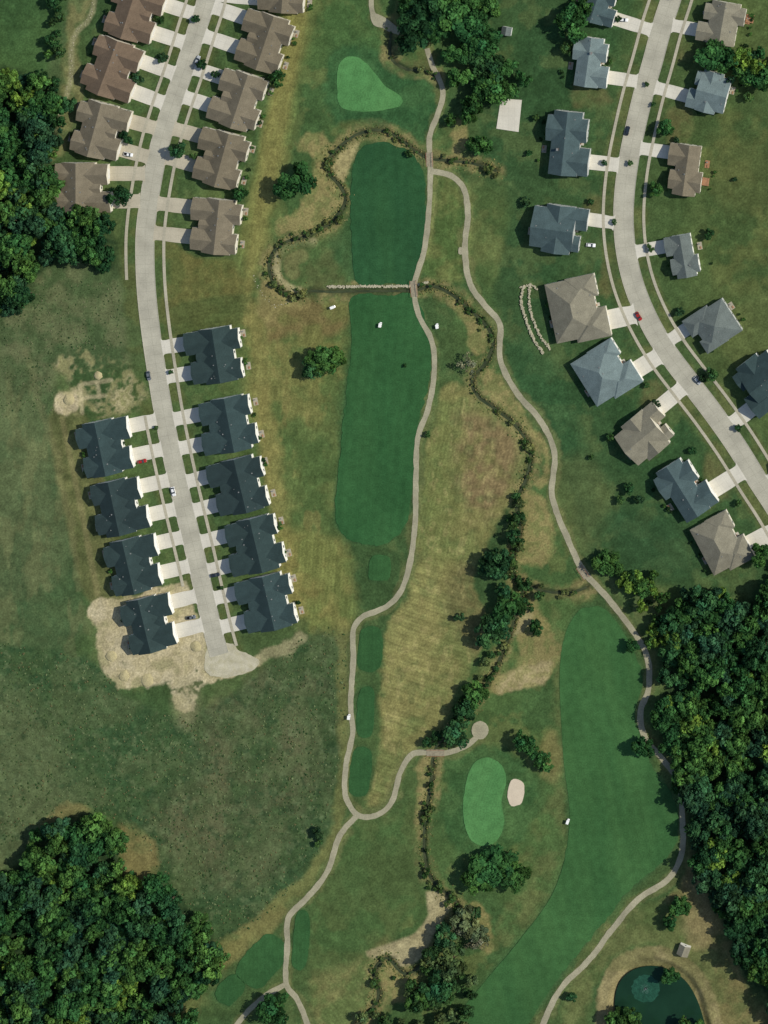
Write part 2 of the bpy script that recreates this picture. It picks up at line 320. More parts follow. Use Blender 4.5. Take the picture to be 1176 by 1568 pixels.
# ------------------------------------------------------------------ materials
def newmat(name):
    m=bpy.data.materials.new(name); m.use_nodes=True; nt=m.node_tree
    b=nt.nodes['Principled BSDF']; b.inputs['Specular IOR Level'].default_value=0.15
    return m,nt,b
def noise_fac(nt,scale,lo,hi,detail=4,vec=None,coord='Object'):
    n=nt.nodes.new('ShaderNodeTexNoise'); n.inputs['Scale'].default_value=scale; n.inputs['Detail'].default_value=detail
    if vec is None:
        t=nt.nodes.new('ShaderNodeTexCoord'); vec=t.outputs[coord]
    nt.links.new(vec,n.inputs['Vector'])
    r=nt.nodes.new('ShaderNodeMapRange'); r.inputs[1].default_value=.3; r.inputs[2].default_value=.7; r.inputs[3].default_value=lo; r.inputs[4].default_value=hi
    nt.links.new(n.outputs['Fac'],r.inputs[0]); return r.outputs[0]
def mulf(nt,a,b):
    m=nt.nodes.new('ShaderNodeMath'); m.operation='MULTIPLY'
    for i,v in enumerate((a,b)):
        if isinstance(v,(int,float)): m.inputs[i].default_value=v
        else: nt.links.new(v,m.inputs[i])
    return m.outputs[0]
def scalecol(nt,c,f):
    v=nt.nodes.new('ShaderNodeVectorMath'); v.operation='SCALE'; nt.links.new(c,v.inputs[0]); nt.links.new(f,v.inputs['Scale']); return v.outputs[0]
def rgbn(nt,rgb):
    r=nt.nodes.new('ShaderNodeRGB'); r.outputs[0].default_value=(*lin(rgb),1); return r.outputs[0]
def bump(nt,b,scale,dist,strength=.5):
    n=nt.nodes.new('ShaderNodeTexNoise'); n.inputs['Scale'].default_value=scale; n.inputs['Detail'].default_value=3
    t=nt.nodes.new('ShaderNodeTexCoord'); nt.links.new(t.outputs['Object'],n.inputs['Vector'])
    bp=nt.nodes.new('ShaderNodeBump'); bp.inputs['Distance'].default_value=dist; bp.inputs['Strength'].default_value=strength
    nt.links.new(n.outputs['Fac'],bp.inputs['Height']); nt.links.new(bp.outputs[0],b.inputs['Normal'])
def pmat(name,rgb,rough=.9,s1=.3,a1=.12,s2=3,a2=.1,rgb2=None,bmp=None,spec=.15,metal=0):
    m,nt,b=newmat(name); b.inputs['Roughness'].default_value=rough; b.inputs['Specular IOR Level'].default_value=spec; b.inputs['Metallic'].default_value=metal
    c=rgbn(nt,rgb)
    if rgb2:
        mx=nt.nodes.new('ShaderNodeMix'); mx.data_type='RGBA'; nt.links.new(noise_fac(nt,s1*1.7,0,1,5),mx.inputs[0]); nt.links.new(c,mx.inputs[6]); nt.links.new(rgbn(nt,rgb2),mx.inputs[7]); c=mx.outputs[2]
    f=mulf(nt,noise_fac(nt,s1,1-a1,1+a1),noise_fac(nt,s2,1-a2,1+a2,2))
    nt.links.new(scalecol(nt,c,f),b.inputs['Base Color'])
    if bmp: bump(nt,b,*bmp)
    return m
def attrmat(name,rough=1,scale=1.2,amt=.15,bmp=None,objcol=False,transl=0):
    m,nt,b=newmat(name); b.inputs['Roughness'].default_value=rough; b.inputs['Specular IOR Level'].default_value=.05
    a=nt.nodes.new('ShaderNodeAttribute'); a.attribute_name='Col'
    c=a.outputs['Color']
    if objcol:
        oi=nt.nodes.new('ShaderNodeObjectInfo'); v=nt.nodes.new('ShaderNodeVectorMath'); v.operation='MULTIPLY'
        nt.links.new(c,v.inputs[0]); nt.links.new(oi.outputs['Color'],v.inputs[1]); c=v.outputs[0]
    f=mulf(nt,noise_fac(nt,scale,1-amt,1+amt),noise_fac(nt,scale*.12,1-amt*.5,1+amt*.5))
    c=scalecol(nt,c,f); nt.links.new(c,b.inputs['Base Color'])
    if bmp: bump(nt,b,*bmp)
    if transl:
        tr=nt.nodes.new('ShaderNodeBsdfTranslucent'); nt.links.new(c,tr.inputs[0]); ms=nt.nodes.new('ShaderNodeMixShader'); ms.inputs[0].default_value=transl
        nt.links.new(b.outputs[0],ms.inputs[1]); nt.links.new(tr.outputs[0],ms.inputs[2]); nt.links.new(ms.outputs[0],nt.nodes['Material Output'].inputs[0])
    return m
M_ground=attrmat('ground_grass',1,1.1,.22,(1.6,.2,.4))
M_leaf=attrmat('foliage',.8,1.5,.15,None,True,.3)
M_tuft=attrmat('tall_grass_mat',1,1,.15,None,False,.3)
M_bark=pmat('bark',(82,70,58),.95,2,.2)
M_walls=[pmat('siding_cream',(205,198,180),.8,.5,.04),pmat('siding_white',(222,220,212),.8,.5,.04),pmat('siding_grey',(170,172,168),.8,.5,.04),pmat('brick_wall',(140,100,82),.9,3,.15)]
M_trim=pmat('white_trim',(228,228,222),.6,.5,.03)
M_door=pmat('garage_door_paint',(215,212,204),.6,.5,.03)
M_glass=pmat('window_glass',(30,40,46),.1,.5,.05,spec=.6)
M_deck=pmat('deck_wood',(150,112,84),.8,1,.15)
M_stone=pmat('stone',(166,160,136),.95,1.2,.25,5,.2)
M_metal=pmat('vent_metal',(120,122,120),.5,1,.1)
M_dark=pmat('rubber_black',(28,28,28),.8)
M_water=pmat('water',(28,56,40),.12,.05,.2,spec=.15,rgb2=(22,46,33),bmp=(2.5,.05,.3))
M_creekw=pmat('creek_water',(70,76,52),.25,.2,.25,spec=.15,rgb2=(52,62,44))
M_sand=pmat('bunker_sand',(196,182,160),1,.3,.06,2,.06,bmp=(2,.1,.4))
def roofmat(name,rgb):
    m,nt,b=newmat(name); b.inputs['Roughness'].default_value=.92
    t=nt.nodes.new('ShaderNodeTexCoord'); mp=nt.nodes.new('ShaderNodeMapping')
    nt.links.new(t.outputs['Object'],mp.inputs[0])
    wv=nt.nodes.new('ShaderNodeTexWave'); wv.bands_direction='Z'; wv.inputs['Scale'].default_value=2.2; wv.inputs['Distortion'].default_value=1.5; nt.links.new(mp.outputs[0],wv.inputs[0])
    r=nt.nodes.new('ShaderNodeMapRange'); r.inputs[3].default_value=.9; r.inputs[4].default_value=1.08; nt.links.new(wv.outputs['Fac'],r.inputs[0])
    f=mulf(nt,mulf(nt,noise_fac(nt,.25,.86,1.14),noise_fac(nt,2.5,.78,1.22,5)),r.outputs[0])
    nt.links.new(scalecol(nt,rgbn(nt,rgb),f),b.inputs['Base Color']); bump(nt,b,4,.05,.4)
    return m
R_dark=[roofmat('shingles_dark',(46,61,60)),roofmat('shingles_dark_b',(50,66,66)),roofmat('shingles_dark_c',(43,57,57))]
R_brown=[roofmat('shingles_brown',(106,98,81)),roofmat('shingles_brown_b',(112,104,87)),roofmat('shingles_redbrown',(106,91,75))]
R_slate=roofmat('shingles_slate',(68,84,85)); R_blue=roofmat('shingles_blue',(104,118,117)); R_greyb=roofmat('shingles_greybrown',(122,118,102)); R_grey=roofmat('shingles_grey',(96,104,100))
def concrete(name,rgb,jl,ju=None,a=.14,jd=.72):
    m,nt,b=newmat(name); b.inputs['Roughness'].default_value=.9
    uv=nt.nodes.new('ShaderNodeUVMap'); uv.uv_map='UVMap'; sp=nt.nodes.new('ShaderNodeSeparateXYZ'); nt.links.new(uv.outputs[0],sp.inputs[0])
    def joint(sock,period,wid):
        d=nt.nodes.new('ShaderNodeMath'); d.operation='DIVIDE'; nt.links.new(sock,d.inputs[0]); d.inputs[1].default_value=period
        fr=nt.nodes.new('ShaderNodeMath'); fr.operation='FRACT'; nt.links.new(d.outputs[0],fr.inputs[0])
        lt=nt.nodes.new('ShaderNodeMath'); lt.operation='LESS_THAN'; nt.links.new(fr.outputs[0],lt.inputs[0]); lt.inputs[1].default_value=wid/period
        r=nt.nodes.new('ShaderNodeMapRange'); r.inputs[3].default_value=1; r.inputs[4].default_value=jd; nt.links.new(lt.outputs[0],r.inputs[0]); return r.outputs[0]
    f=mulf(nt,noise_fac(nt,.12,1-a,1+a),noise_fac(nt,1.5,1-a*.7,1+a*.7,5))
    if jl: f=mulf(nt,f,joint(sp.outputs[1],jl,.16))
    if ju: f=mulf(nt,f,joint(sp.outputs[0],ju,.16))
    nt.links.new(scalecol(nt,rgbn(nt,rgb),f),b.inputs['Base Color']); return m
M_road=concrete('road_concrete',(166,162,145),4.6,4.8,.14,.8)
M_kerb=concrete('kerb_concrete',(170,166,150),3,None,.08)
M_side=concrete('sidewalk_concrete',(166,160,140),1.6,None,.12,.82)
M_drive=concrete('driveway_concrete',(198,193,178),4,3.0,.09,.88)
M_drive2=concrete('driveway_concrete_aged',(174,166,145),4,3.0,.12,.88)
M_path=concrete('cart_path_concrete',(150,145,121),3,None,.2,.88)
def turf(name,rgb,rgb2,ang,period,amt):
    m,nt,b=newmat(name); b.inputs['Roughness'].default_value=1; b.inputs['Specular IOR Level'].default_value=.04
    t=nt.nodes.new('ShaderNodeTexCoord'); mp=nt.nodes.new('ShaderNodeMapping'); mp.inputs['Rotation'].default_value=(0,0,math.radians(ang)); nt.links.new(t.outputs['Object'],mp.inputs[0])
    wv=nt.nodes.new('ShaderNodeTexWave'); wv.inputs['Scale'].default_value=.314/period; wv.inputs['Distortion'].default_value=.8; wv.inputs['Detail'].default_value=1; wv.inputs['Detail Scale'].default_value=.3; nt.links.new(mp.outputs[0],wv.inputs[0])
    r=nt.nodes.new('ShaderNodeMapRange'); r.inputs[3].default_value=1-amt; r.inputs[4].default_value=1+amt; nt.links.new(wv.outputs['Fac'],r.inputs[0])
    mp2=nt.nodes.new('ShaderNodeMapping'); mp2.inputs['Scale'].default_value=(1,.2,1); nt.links.new(mp.outputs[0],mp2.inputs[0])
    mx=nt.nodes.new('ShaderNodeMix'); mx.data_type='RGBA'; nt.links.new(noise_fac(nt,.06,0,1,5,mp2.outputs[0]),mx.inputs[0]); nt.links.new(rgbn(nt,rgb),mx.inputs[6]); nt.links.new(rgbn(nt,rgb2),mx.inputs[7])
    f=mulf(nt,mulf(nt,noise_fac(nt,.03,.88,1.14),noise_fac(nt,1.3,.82,1.18,5)),mulf(nt,r.outputs[0],noise_fac(nt,.25,.86,1.14,5)))
    nt.links.new(scalecol(nt,mx.outputs[2],f),b.inputs['Base Color']); bump(nt,b,1.5,.15,.3); return m
M_fair=[turf('fairway_turf_a',(40,76,47),(48,84,50),0,6,.02),turf('fairway_turf_b',(44,82,47),(53,90,52),4,4.5,.03),turf('fairway_turf_c',(52,88,50),(62,97,55),-12,5,.03)]
M_green=turf('green_turf',(72,118,68),(82,127,74),20,1.5,.02)
M_tee=turf('tee_turf',(46,80,46),(53,88,50),0,2,.03)

g=mk('ground',V,F,[M_ground],cols=col)
del V,F

# ------------------------------------------------------------------ flat sheets
import bmesh
def sheet(name,poly,z,mat,smooth=True,parent=None,wob=0,skirt=.25):
    p=crom(poly,True,4) if smooth else np.array(poly,float)
    if wob:
        n=(fbm(p[:,0],p[:,1],9,3,2)-.5)*wob; c=p.mean(0); d=p-c; d/=np.linalg.norm(d,axis=1)[:,None]+1e-6; p=p+d*n[:,None]
    pts=[W(*q) for q in p]
    me=bpy.data.meshes.new(name); bm=bmesh.new()
    vs=[bm.verts.new((x,y,z)) for x,y in pts]; f=bm.faces.new(vs)
    f.normal_update()
    if f.normal.z<0: f.normal_flip()
    lo=[bm.verts.new((x,y,z-skirt)) for x,y in pts]; n=len(vs)
    for i in range(n): bm.faces.new((vs[i],vs[(i+1)%n],lo[(i+1)%n],lo[i]))
    bmesh.ops.triangulate(bm,faces=[f])
    ul=bm.loops.layers.uv.new('UVMap')
    for ff in bm.faces:
        for l in ff.loops: l[ul].uv=(l.vert.co.x,l.vert.co.y)
    bm.to_mesh(me); bm.free(); me.materials.append(mat)
    return link(bpy.data.objects.new(name,me),parent)
def offset_line(p,off):
    t=np.gradient(p,axis=0); t/=np.linalg.norm(t,axis=1)[:,None]+1e-9
    return p+np.stack([-t[:,1],t[:,0]],1)*off
def ribbon(name,px,width_px,z,mat,step=3,wob=0,skirt=.3,parent=None,pre=False,height=None):
    p=px if pre else crom(px,False,step)
    Wp=np.array([W(*q) for q in p]); t=np.gradient(Wp,axis=0); t/=np.linalg.norm(t,axis=1)[:,None]+1e-9
    nrm=np.stack([-t[:,1],t[:,0]],1); h=width_px*S/2
    wl=h+(fbm(p[:,0],p[:,1],12,2,3)-.5)*wob; wr=h+(fbm(p[:,0],p[:,1],12,8,3)-.5)*wob
    L=Wp+nrm*wl[:,None]; R=Wp-nrm*wr[:,None]
    s=np.concatenate([[0],np.cumsum(np.linalg.norm(np.diff(Wp,axis=0),axis=1))]); n=len(p)
    v=[];uv=[]
    for i in range(n):
        v+=[(L[i,0],L[i,1],z-skirt),(L[i,0],L[i,1],z),(R[i,0],R[i,1],z),(R[i,0],R[i,1],z-skirt)]
        uv+=[(h,s[i]),(h,s[i]),(-h,s[i]),(-h,s[i])]
    f=[]
    for i in range(n-1):
        a=i*4;b=a+4
        for k in range(3): f.append((a+k,a+k+1,b+k+1,b+k)[::-1])
    f+= [(0,1,2,3),(n*4-1,n*4-2,n*4-3,n*4-4)]
    return mk(name,v,f,[mat],uv=uv,parent=parent)
for i,f in enumerate(FAIR): sheet('fairway',f,.01,M_fair[i],wob=8)
for f in GREENS: sheet('putting_green',f,.05,M_green,wob=2)
for f in TEES: sheet('tee_box',f,.06,M_tee,wob=5,skirt=.4)
for f in BUNKERS: sheet('sand_bunker',f,.03,M_sand,wob=3)
sheet('pond_water',[(966,1488),(1002,1480),(1036,1492),(1060,1518),(1078,1566),(1092,1650),(956,1650),(942,1570),(944,1516)],-.9,M_water,skirt=.05)
for c in (CREEK1,CREEK2,CREEK3): ribbon('creek_water',c,4,-.8,M_creekw,skirt=.05,wob=.6)

RWL,RWR=29,31
ribbon('road',rl,RWL,.03,M_road,pre=True); ribbon('road',rr,RWR,.03,M_road,pre=True)
for i,(p,wd) in enumerate(PATHS): ribbon('cart_path',p,wd,.075+.008*i,M_path,wob=.8,skirt=.35)
sheet('cart_path_turnaround',[(735+13*math.cos(a*.785),1118+14*math.sin(a*.785)) for a in range(8)],.13,M_path,wob=2)
sheet('cart_path_turnaround',[(568,20),(588,26),(610,44),(606,52),(590,44),(572,38)],.135,M_path)
sheet('cart_path_spur',rect(706,384,8,11),.14,M_path)
sheet('basketball_court',[(767,151),(799,153),(794,202),(760,197)],.06,M_drive,smooth=False)

# ------------------------------------------------------------------ buildings
class Buf:
    def __init__(s): s.v=[];s.f=[];s.m=[]
    def box(s,x0,x1,y0,y1,z0,z1,m=0,rot=None):
        b=len(s.v); s.v+=[(x0,y0,z0),(x1,y0,z0),(x1,y1,z0),(x0,y1,z0),(x0,y0,z1),(x1,y0,z1),(x1,y1,z1),(x0,y1,z1)]
        for q in [(0,3,2,1),(4,5,6,7),(0,1,5,4),(1,2,6,5),(2,3,7,6),(3,0,4,7)]: s.f.append(tuple(b+k for k in q)); s.m.append(m)
    def add(s,v,f,m):
        b=len(s.v); s.v+=v
        for q,mm in zip(f,m): s.f.append(tuple(b+k for k in q)); s.m.append(mm)
    def obj(s,name,mats,parent=None):
        if s.f: return mk(name,s.v,s.f,mats,s.m,parent=parent)
def house(name,cpx,w,d,road,blocks,roof,wall,rz=None,drives=None,chim=None,deck=None,height=3.2,pitch=.42,drive_mat=None,vents=4,roadw=27,dhw=3.0):
    cx,cy=W(*cpx); cx+=TX*(height+1.2); cy+=TY*(height+1.2)
    wr=np.array([W(*q) for q in road]); 
    k=np.argmin(np.hypot(wr[:,0]-cx,wr[:,1]-cy)); f=wr[k]-np.array([cx,cy]); f/=np.linalg.norm(f)
    if rz is not None: f=np.array([math.cos(math.radians(rz)),math.sin(math.radians(rz))])
    ang=math.atan2(f[1],f[0])-math.pi/2
    e=empty(name,(cx,cy,0),ang)
    w*=S; d*=S; o=.3
    wb,rb,wn,gd=Buf(),Buf(),Buf(),Buf()
    B=[]
    for i,(x0,x1,y0,y1,ax,hip,hh) in enumerate(blocks):
        j=.06*((i*37)%5)
        B.append((x0*w+j*.3,x1*w-j*.4,y0*d+j*.5,y1*d-j*.6,ax,hip,height*hh+.03*i))
    for i,(x0,x1,y0,y1,ax,hip,h) in enumerate(B):
        wb.box(x0,x1,y0,y1,-.3,h+.03)
        X0,X1,Y0,Y1=x0-o,x1+o,y0-o,y1+o; ft=.26
        if ax=='x': half=(Y1-Y0)/2; rise=half*pitch; ins=min(half,(X1-X0)/2-.04) if hip else 0; r=[(X0+ins,(Y0+Y1)/2),(X1-ins,(Y0+Y1)/2)]
        else: half=(X1-X0)/2; rise=half*pitch; ins=min(half,(Y1-Y0)/2-.04) if hip else 0; r=[((X0+X1)/2,Y0+ins),((X0+X1)/2,Y1-ins)]
        v=[(X0,Y0,h),(X1,Y0,h),(X1,Y1,h),(X0,Y1,h)]+[(a,b,h+ft) for a,b in [(X0,Y0),(X1,Y0),(X1,Y1),(X0,Y1)]]+[(a,b,h+ft+rise) for a,b in r]
        fs=[(0,3,2,1),(0,1,5,4),(1,2,6,5),(2,3,7,6),(3,0,4,7)]; ms=[1]*5
        e_m=0 if hip else 2
        if ax=='x': fs+=[(4,5,9,8),(6,7,8,9),(5,6,9),(7,4,8)]; ms+=[0,0,e_m,e_m]
        else: fs+=[(5,6,9,8),(7,4,8,9),(4,5,8),(6,7,9)]; ms+=[0,0,e_m,e_m]
        rb.add(v,fs,ms)
        def outside(px,py):
            return not any(a[0]-.3<px<a[1]+.3 and a[2]-.3<py<a[3]+.3 for q,a in enumerate(B) if q!=i)
        isg=drives and any(x0<gx*w<x1 and abs(gy*d-y1)<1.5 for gx,gy in drives)
        for side in range(4):
            L=(x1-x0) if side in(0,2) else (y1-y0); n=max(1,int(L//3.6))
            for q in range(n):
                t=(q+.5)/n
                if side==0: px,py=x0+t*L,y0; ox,oy=0,-1
                elif side==2: px,py=x0+t*L,y1; ox,oy=0,1
                elif side==1: px,py=x1,y0+t*L; ox,oy=1,0
                else: px,py=x0,y0+t*L; ox,oy=-1,0
                if side==2 and isg: continue
                if not outside(px+ox*.6,py+oy*.6): continue
                hw=.65
                for g,(e1,z0,z1,hwv) in enumerate([(.05,.85,2.35,hw+.1),(.08,.95,2.25,hw)]):
                    if ox==0: wn.box(px-hwv,px+hwv,min(py,py+oy*e1),max(py,py+oy*e1),z0,z1,g)
                    else: wn.box(min(px,px+ox*e1),max(px,px+ox*e1),py-hwv,py+hwv,z0,z1,g)
        if isg:
            for gx,gy in drives:
                if x0<gx*w<x1:
                    hwd=min(2.5,(x1-x0)/2-.5); mxx=(x0+x1)/2
                    gd.box(mxx-hwd,mxx+hwd,y1,y1+.06,0,2.3,0)
                    for zz in (.55,1.1,1.65): gd.box(mxx-hwd+.1,mxx+hwd-.1,y1+.06,y1+.075,zz,zz+.05,1)
    vb=Buf(); R=random.Random(int(cpx[0]*7+cpx[1]))
    def roofz(px,py):
        z=0
        for (x0,x1,y0,y1,ax,hip,h) in B:
            X0,X1,Y0,Y1=x0-o,x1+o,y0-o,y1+o
            if X0<px<X1 and Y0<py<Y1:
                if ax=='x': q=min(py-Y0,Y1-py); 
                else: q=min(px-X0,X1-px)
                if hip: q=min(px-X0,X1-px,py-Y0,Y1-py)
                z=max(z,h+.22+q*pitch)
        return z
    for _ in range(vents):
        b=B[0]; px=R.uniform(b[0]+1,b[1]-1); py=R.uniform(b[2]+1,b[3]-1); z=roofz(px,py); s=R.choice([.14,.22,.28])
        vb.box(px-s,px+s,py-s,py+s,z-.2,z+.35,0)
    if chim:
        px,py=chim[0]*w,chim[1]*d; z=roofz(px,py); vb.box(px-.5,px+.5,py-.4,py+.4,z-.6,z+1.3,1); vb.box(px-.6,px+.6,py-.5,py+.5,z+1.3,z+1.42,0)
    wb.obj('walls',[wall],e); rb.obj('roof',[roof,M_trim,wall],e); wn.obj('windows',[M_trim,M_glass],e); gd.obj('garage_doors',[M_door,M_metal],e); vb.obj('roof_vents',[M_metal,M_walls[3]],e)
    db=Buf(); b=B[0]; db.box(-.5,.5,b[3]-.02,b[3]+.07,.15,2.2,0); db.box(-.9,.9,b[3]+.07,b[3]+1.4,-.1,.14,1); db.obj('front_door',[M_deck,M_drive],e)
    pb=Buf(); yb=min(b[2] for b in B)
    for sx in ((-.3,.3) if name=='duplex_house' else (.15,)):
        X=sx*w; pb.box(X-1.9,X+1.9,yb-2.6,yb-.25,-.2,.09,0)
        pb.box(X-1.5,X-.3,yb-2.1,yb-1.5,.09,.5,1); pb.box(X+.7,X+1.3,yb-1.6,yb-.9,.09,.95,2)
    pb.obj('back_patio',[M_drive2 if not deck else M_deck,M_deck,M_metal],e)
    if deck:
        dk=Buf(); x,y,ww,dd=deck[0]*w,deck[1]*d,deck[2],deck[3]
        dk.box(x-ww/2,x+ww/2,y-dd/2,y+dd/2,.55,.7,0)
        for a in (-1,1):
            for c in (-1,1): dk.box(x+a*(ww/2-.1)-.07,x+a*(ww/2-.1)+.07,y+c*(dd/2-.1)-.07,y+c*(dd/2-.1)+.07,-.3,1.6,0)
        dk.box(x-ww/2,x+ww/2,y-dd/2,y-dd/2+.06,1.55,1.62,0)
        dk.obj('deck',[M_deck],e)
    ca,sa=math.cos(ang),math.sin(ang)
    if drives:
        for gi,(gx,gy) in enumerate(drives):
            lx,ly=gx*w,gy*d; px,py=cx+lx*ca-ly*sa,cy+lx*sa+ly*ca; q=np.array([px,py])
            kk=0
            while kk<200:
                dd=np.min(np.hypot(wr[:,0]-q[0],wr[:,1]-q[1]))
                if dd<roadw*S/2-.3: break
                q=q+f*.3; kk+=1
                if kk>150: break
            side=np.array([-f[1],f[0]]); a=np.array([px,py])-f*.3; hw=dhw
            L=np.linalg.norm(q-a); tt=[0,.55,.8,.93,1]; ww=[hw,hw,hw*.92,hw*.95,hw*1.2]
            v=[];uv=[];fs=[]
            for t,wq in zip(tt,ww):
                c=a+(q-a)*t
                for s_ in (-1,1): 
                    p2=c+side*s_*wq; v.append((p2[0],p2[1],.055+.002*gi)); uv.append((s_*wq,L*t))
                for s_ in (-1,1): 
                    p2=c+side*s_*wq; v.append((p2[0],p2[1],-.25)); uv.append((s_*wq,L*t))
            for i in range(4):
                a0=i*4;b0=a0+4
                fs+=[(a0,b0,b0+1,a0+1)[::-1],(a0,a0+2,b0+2,b0),(a0+1,b0+1,b0+3,a0+3)]
            mk('driveway',v,fs,[drive_mat or M_drive],uv=uv)
            DRV.append((q,hw))
    return e
DRV=[]
def duplex_blocks(flip):
    b=[(-.49,.49,-.36,.2,'x',False,1.0),
       (-.47,-.08,-.02,.48,'y',False,.97),(.07,.46,-.02,.43,'y',False,.98),
       (-.42,-.07,-.5,-.12,'y',False,.95),(.12,.47,-.47,-.10,'y',False,.96),
       (-.12,.11,.0,.3,'y',False,.9)]
    if flip: b=[(-x1,-x0,y0,y1,a,h,z) for (x0,x1,y0,y1,a,h,z) in b]
    return b
def dup(c,roof,wall,w=80,d=76,flip=False,drv=True,**k):
    dr=[(-.275,.48),(.265,.43)]
    if flip: dr=[(-x,y) for x,y in dr]
    house('duplex_house',c,w,d,rl,duplex_blocks(flip),roof,wall,drives=dr if drv else None,vents=8,pitch=.42,height=3.5,roadw=29,dhw=3.7,**k)
C0,C1,C2,C3=M_walls
dup((430,-18),R_brown[0],C0,flip=True); dup((402,66),R_brown[0],C0,w=86,flip=True,drive_mat=M_drive); dup((363,155),R_brown[1],C0,w=86,flip=False); dup((336,245),R_brown[0],C0,w=84,flip=True,drive_mat=M_drive2); dup((328,348),R_brown[1],C0,w=84,flip=True,drive_mat=M_drive2)
dup((207,22),R_brown[2],C0,w=86,d=80); dup((174,108),R_brown[2],C0,w=88,d=80,flip=True); dup((154,202),R_brown[1],C0,w=84,d=80,drive_mat=M_drive2); dup((127,290),R_brown[1],C0,w=78,d=88,flip=True,rz=0,drive_mat=M_drive2)
dup((232,-65),R_brown[2],C0)
for i,c in enumerate([(327,546),(347,652),(364,745),(388,836),(407,924)]): dup(c,R_dark[i%3],C1,w=84,d=84,flip=i%2==0)
for i,c in enumerate([(163,686),(184,777),(206,866)]): dup(c,R_dark[(i+1)%3],C1,w=84,d=80,flip=i%2==1)
dup((230,956),R_dark[0],C1,w=84,d=76,drv=True)
T1=[(-.5,.5,-.36,.26,'x',False,1.12),(.06,.49,0,.5,'y',False,1.0),(-.42,-.02,-.5,-.05,'y',False,1.05),(-.4,-.04,.05,.4,'y',False,1.08)]
T2=[(-.48,.44,-.46,.34,'x',True,1.1),(.04,.5,-.1,.5,'y',True,1.0),(-.5,-.16,-.1,.42,'y',True,1.05)]
T3=[(-.42,.42,-.5,.28,'y',False,1.15),(-.5,.5,-.28,.24,'x',False,1.1),(-.49,-.04,.05,.5,'y',False,1.0),(.1,.42,.1,.4,'y',False,1.1)]
def fl(b): return [(-x1,-x0,y0,y1,a,h,z) for (x0,x1,y0,y1,a,h,z) in b]
def sh(c,w,d,T,roof,wall,g,**k):
    k.setdefault('dhw',3.4); house('house',c,w,d,rr,T,roof,wall,drives=[g],roadw=31,**k)
sh((915,8),60,58,T1,R_slate,C1,(.28,.5),height=4)
sh((903,98),74,56,T1,R_blue,C1,(.28,.5),height=4,chim=(-.2,0),rz=-8)
sh((868,222),96,68,T1,R_slate,C2,(.28,.5),height=4.4,chim=(.1,-.2),rz=-6,dhw=3.8)
sh((855,353),72,82,T3,R_slate,C2,(-.27,.5),height=3.6,rz=-8)
sh((882,476),98,86,T2,R_greyb,C0,(.27,.5),height=3.4,rz=12,dhw=5)
sh((926,572),82,82,T2,R_blue,C1,(.27,.5),height=3.4,rz=32,dhw=4.4)
sh((988,666),66,78,T3,R_greyb,C0,(-.27,.5),height=3.4,rz=40,dhw=4)
sh((1047,750),88,66,T1,R_slate,C1,(.28,.5),height=3.8,rz=32,dhw=4.4)
sh((1103,833),84,70,T2,R_greyb,C0,(.27,.5),height=3.2,rz=28,dhw=4.6)
sh((1102,38),64,68,fl(T1),R_greyb,C0,(-.28,.5),height=4,rz=170,deck=(.2,-.6,4,4))
sh((1083,143),62,58,T3,R_blue,C1,(-.27,.5),height=4,rz=165)
sh((1047,262),76,54,T1,R_brown[1],C0,(.28,.5),height=3.6,rz=172,deck=(-.2,-.6,4,3.5))
sh((1043,394),64,46,T1,R_grey,C1,(.28,.5),height=3.4,rz=190)
sh((1090,500),62,72,T2,R_grey,C2,(.27,.5),height=3.4,rz=213)
sh((1164,588),82,72,T3,R_dark[1],C1,(-.27,.5),height=3.8,rz=218,dhw=4)
sh((1236,720),80,72,T1,R_slate,C1,(.28,.5),height=3.8,rz=218)
def kerb(line,half,gaps):
    for sgn in (-1,1):
        q=offset_line(line,sgn*(half-.2)); qw=np.array([W(*a) for a in q]); run=[]
        def flush():
            if len(run)>2: ribbon('kerb',np.array(run),.6,.15,M_kerb,pre=True)
        for a,b in zip(q,qw):
            if any(np.hypot(b[0]-g[0][0],b[1]-g[0][1])<g[1]*1.2+.5 for g in gaps): flush(); run=[]
            else: run.append(a)
        flush()
kerb(rl,RWL/2,DRV); kerb(rr,RWR/2,DRV)
def walk(line,off,y0,y1,w=4.4,z=.085):
    q=offset_line(line,off); q=q[(q[:,1]>y0)&(q[:,1]<y1)]
    if len(q)>3: ribbon('sidewalk',q,w,z,M_side,pre=True,skirt=.3)
walk(rl,29,-60,430); walk(rl,-29,-60,990); walk(rl,29,636,900)
walk(rr,31,-60,1600); walk(rr,-31,-60,1600)
sheet('road_end_pavement',[(318,990),(348,984),(372,998),(398,1010),(386,1028),(350,1036),(322,1032),(312,1015)],.02,pmat('gravel_pad',(180,174,152),.95,.2,.14,2,.15,rgb2=(164,158,130)),wob=9)
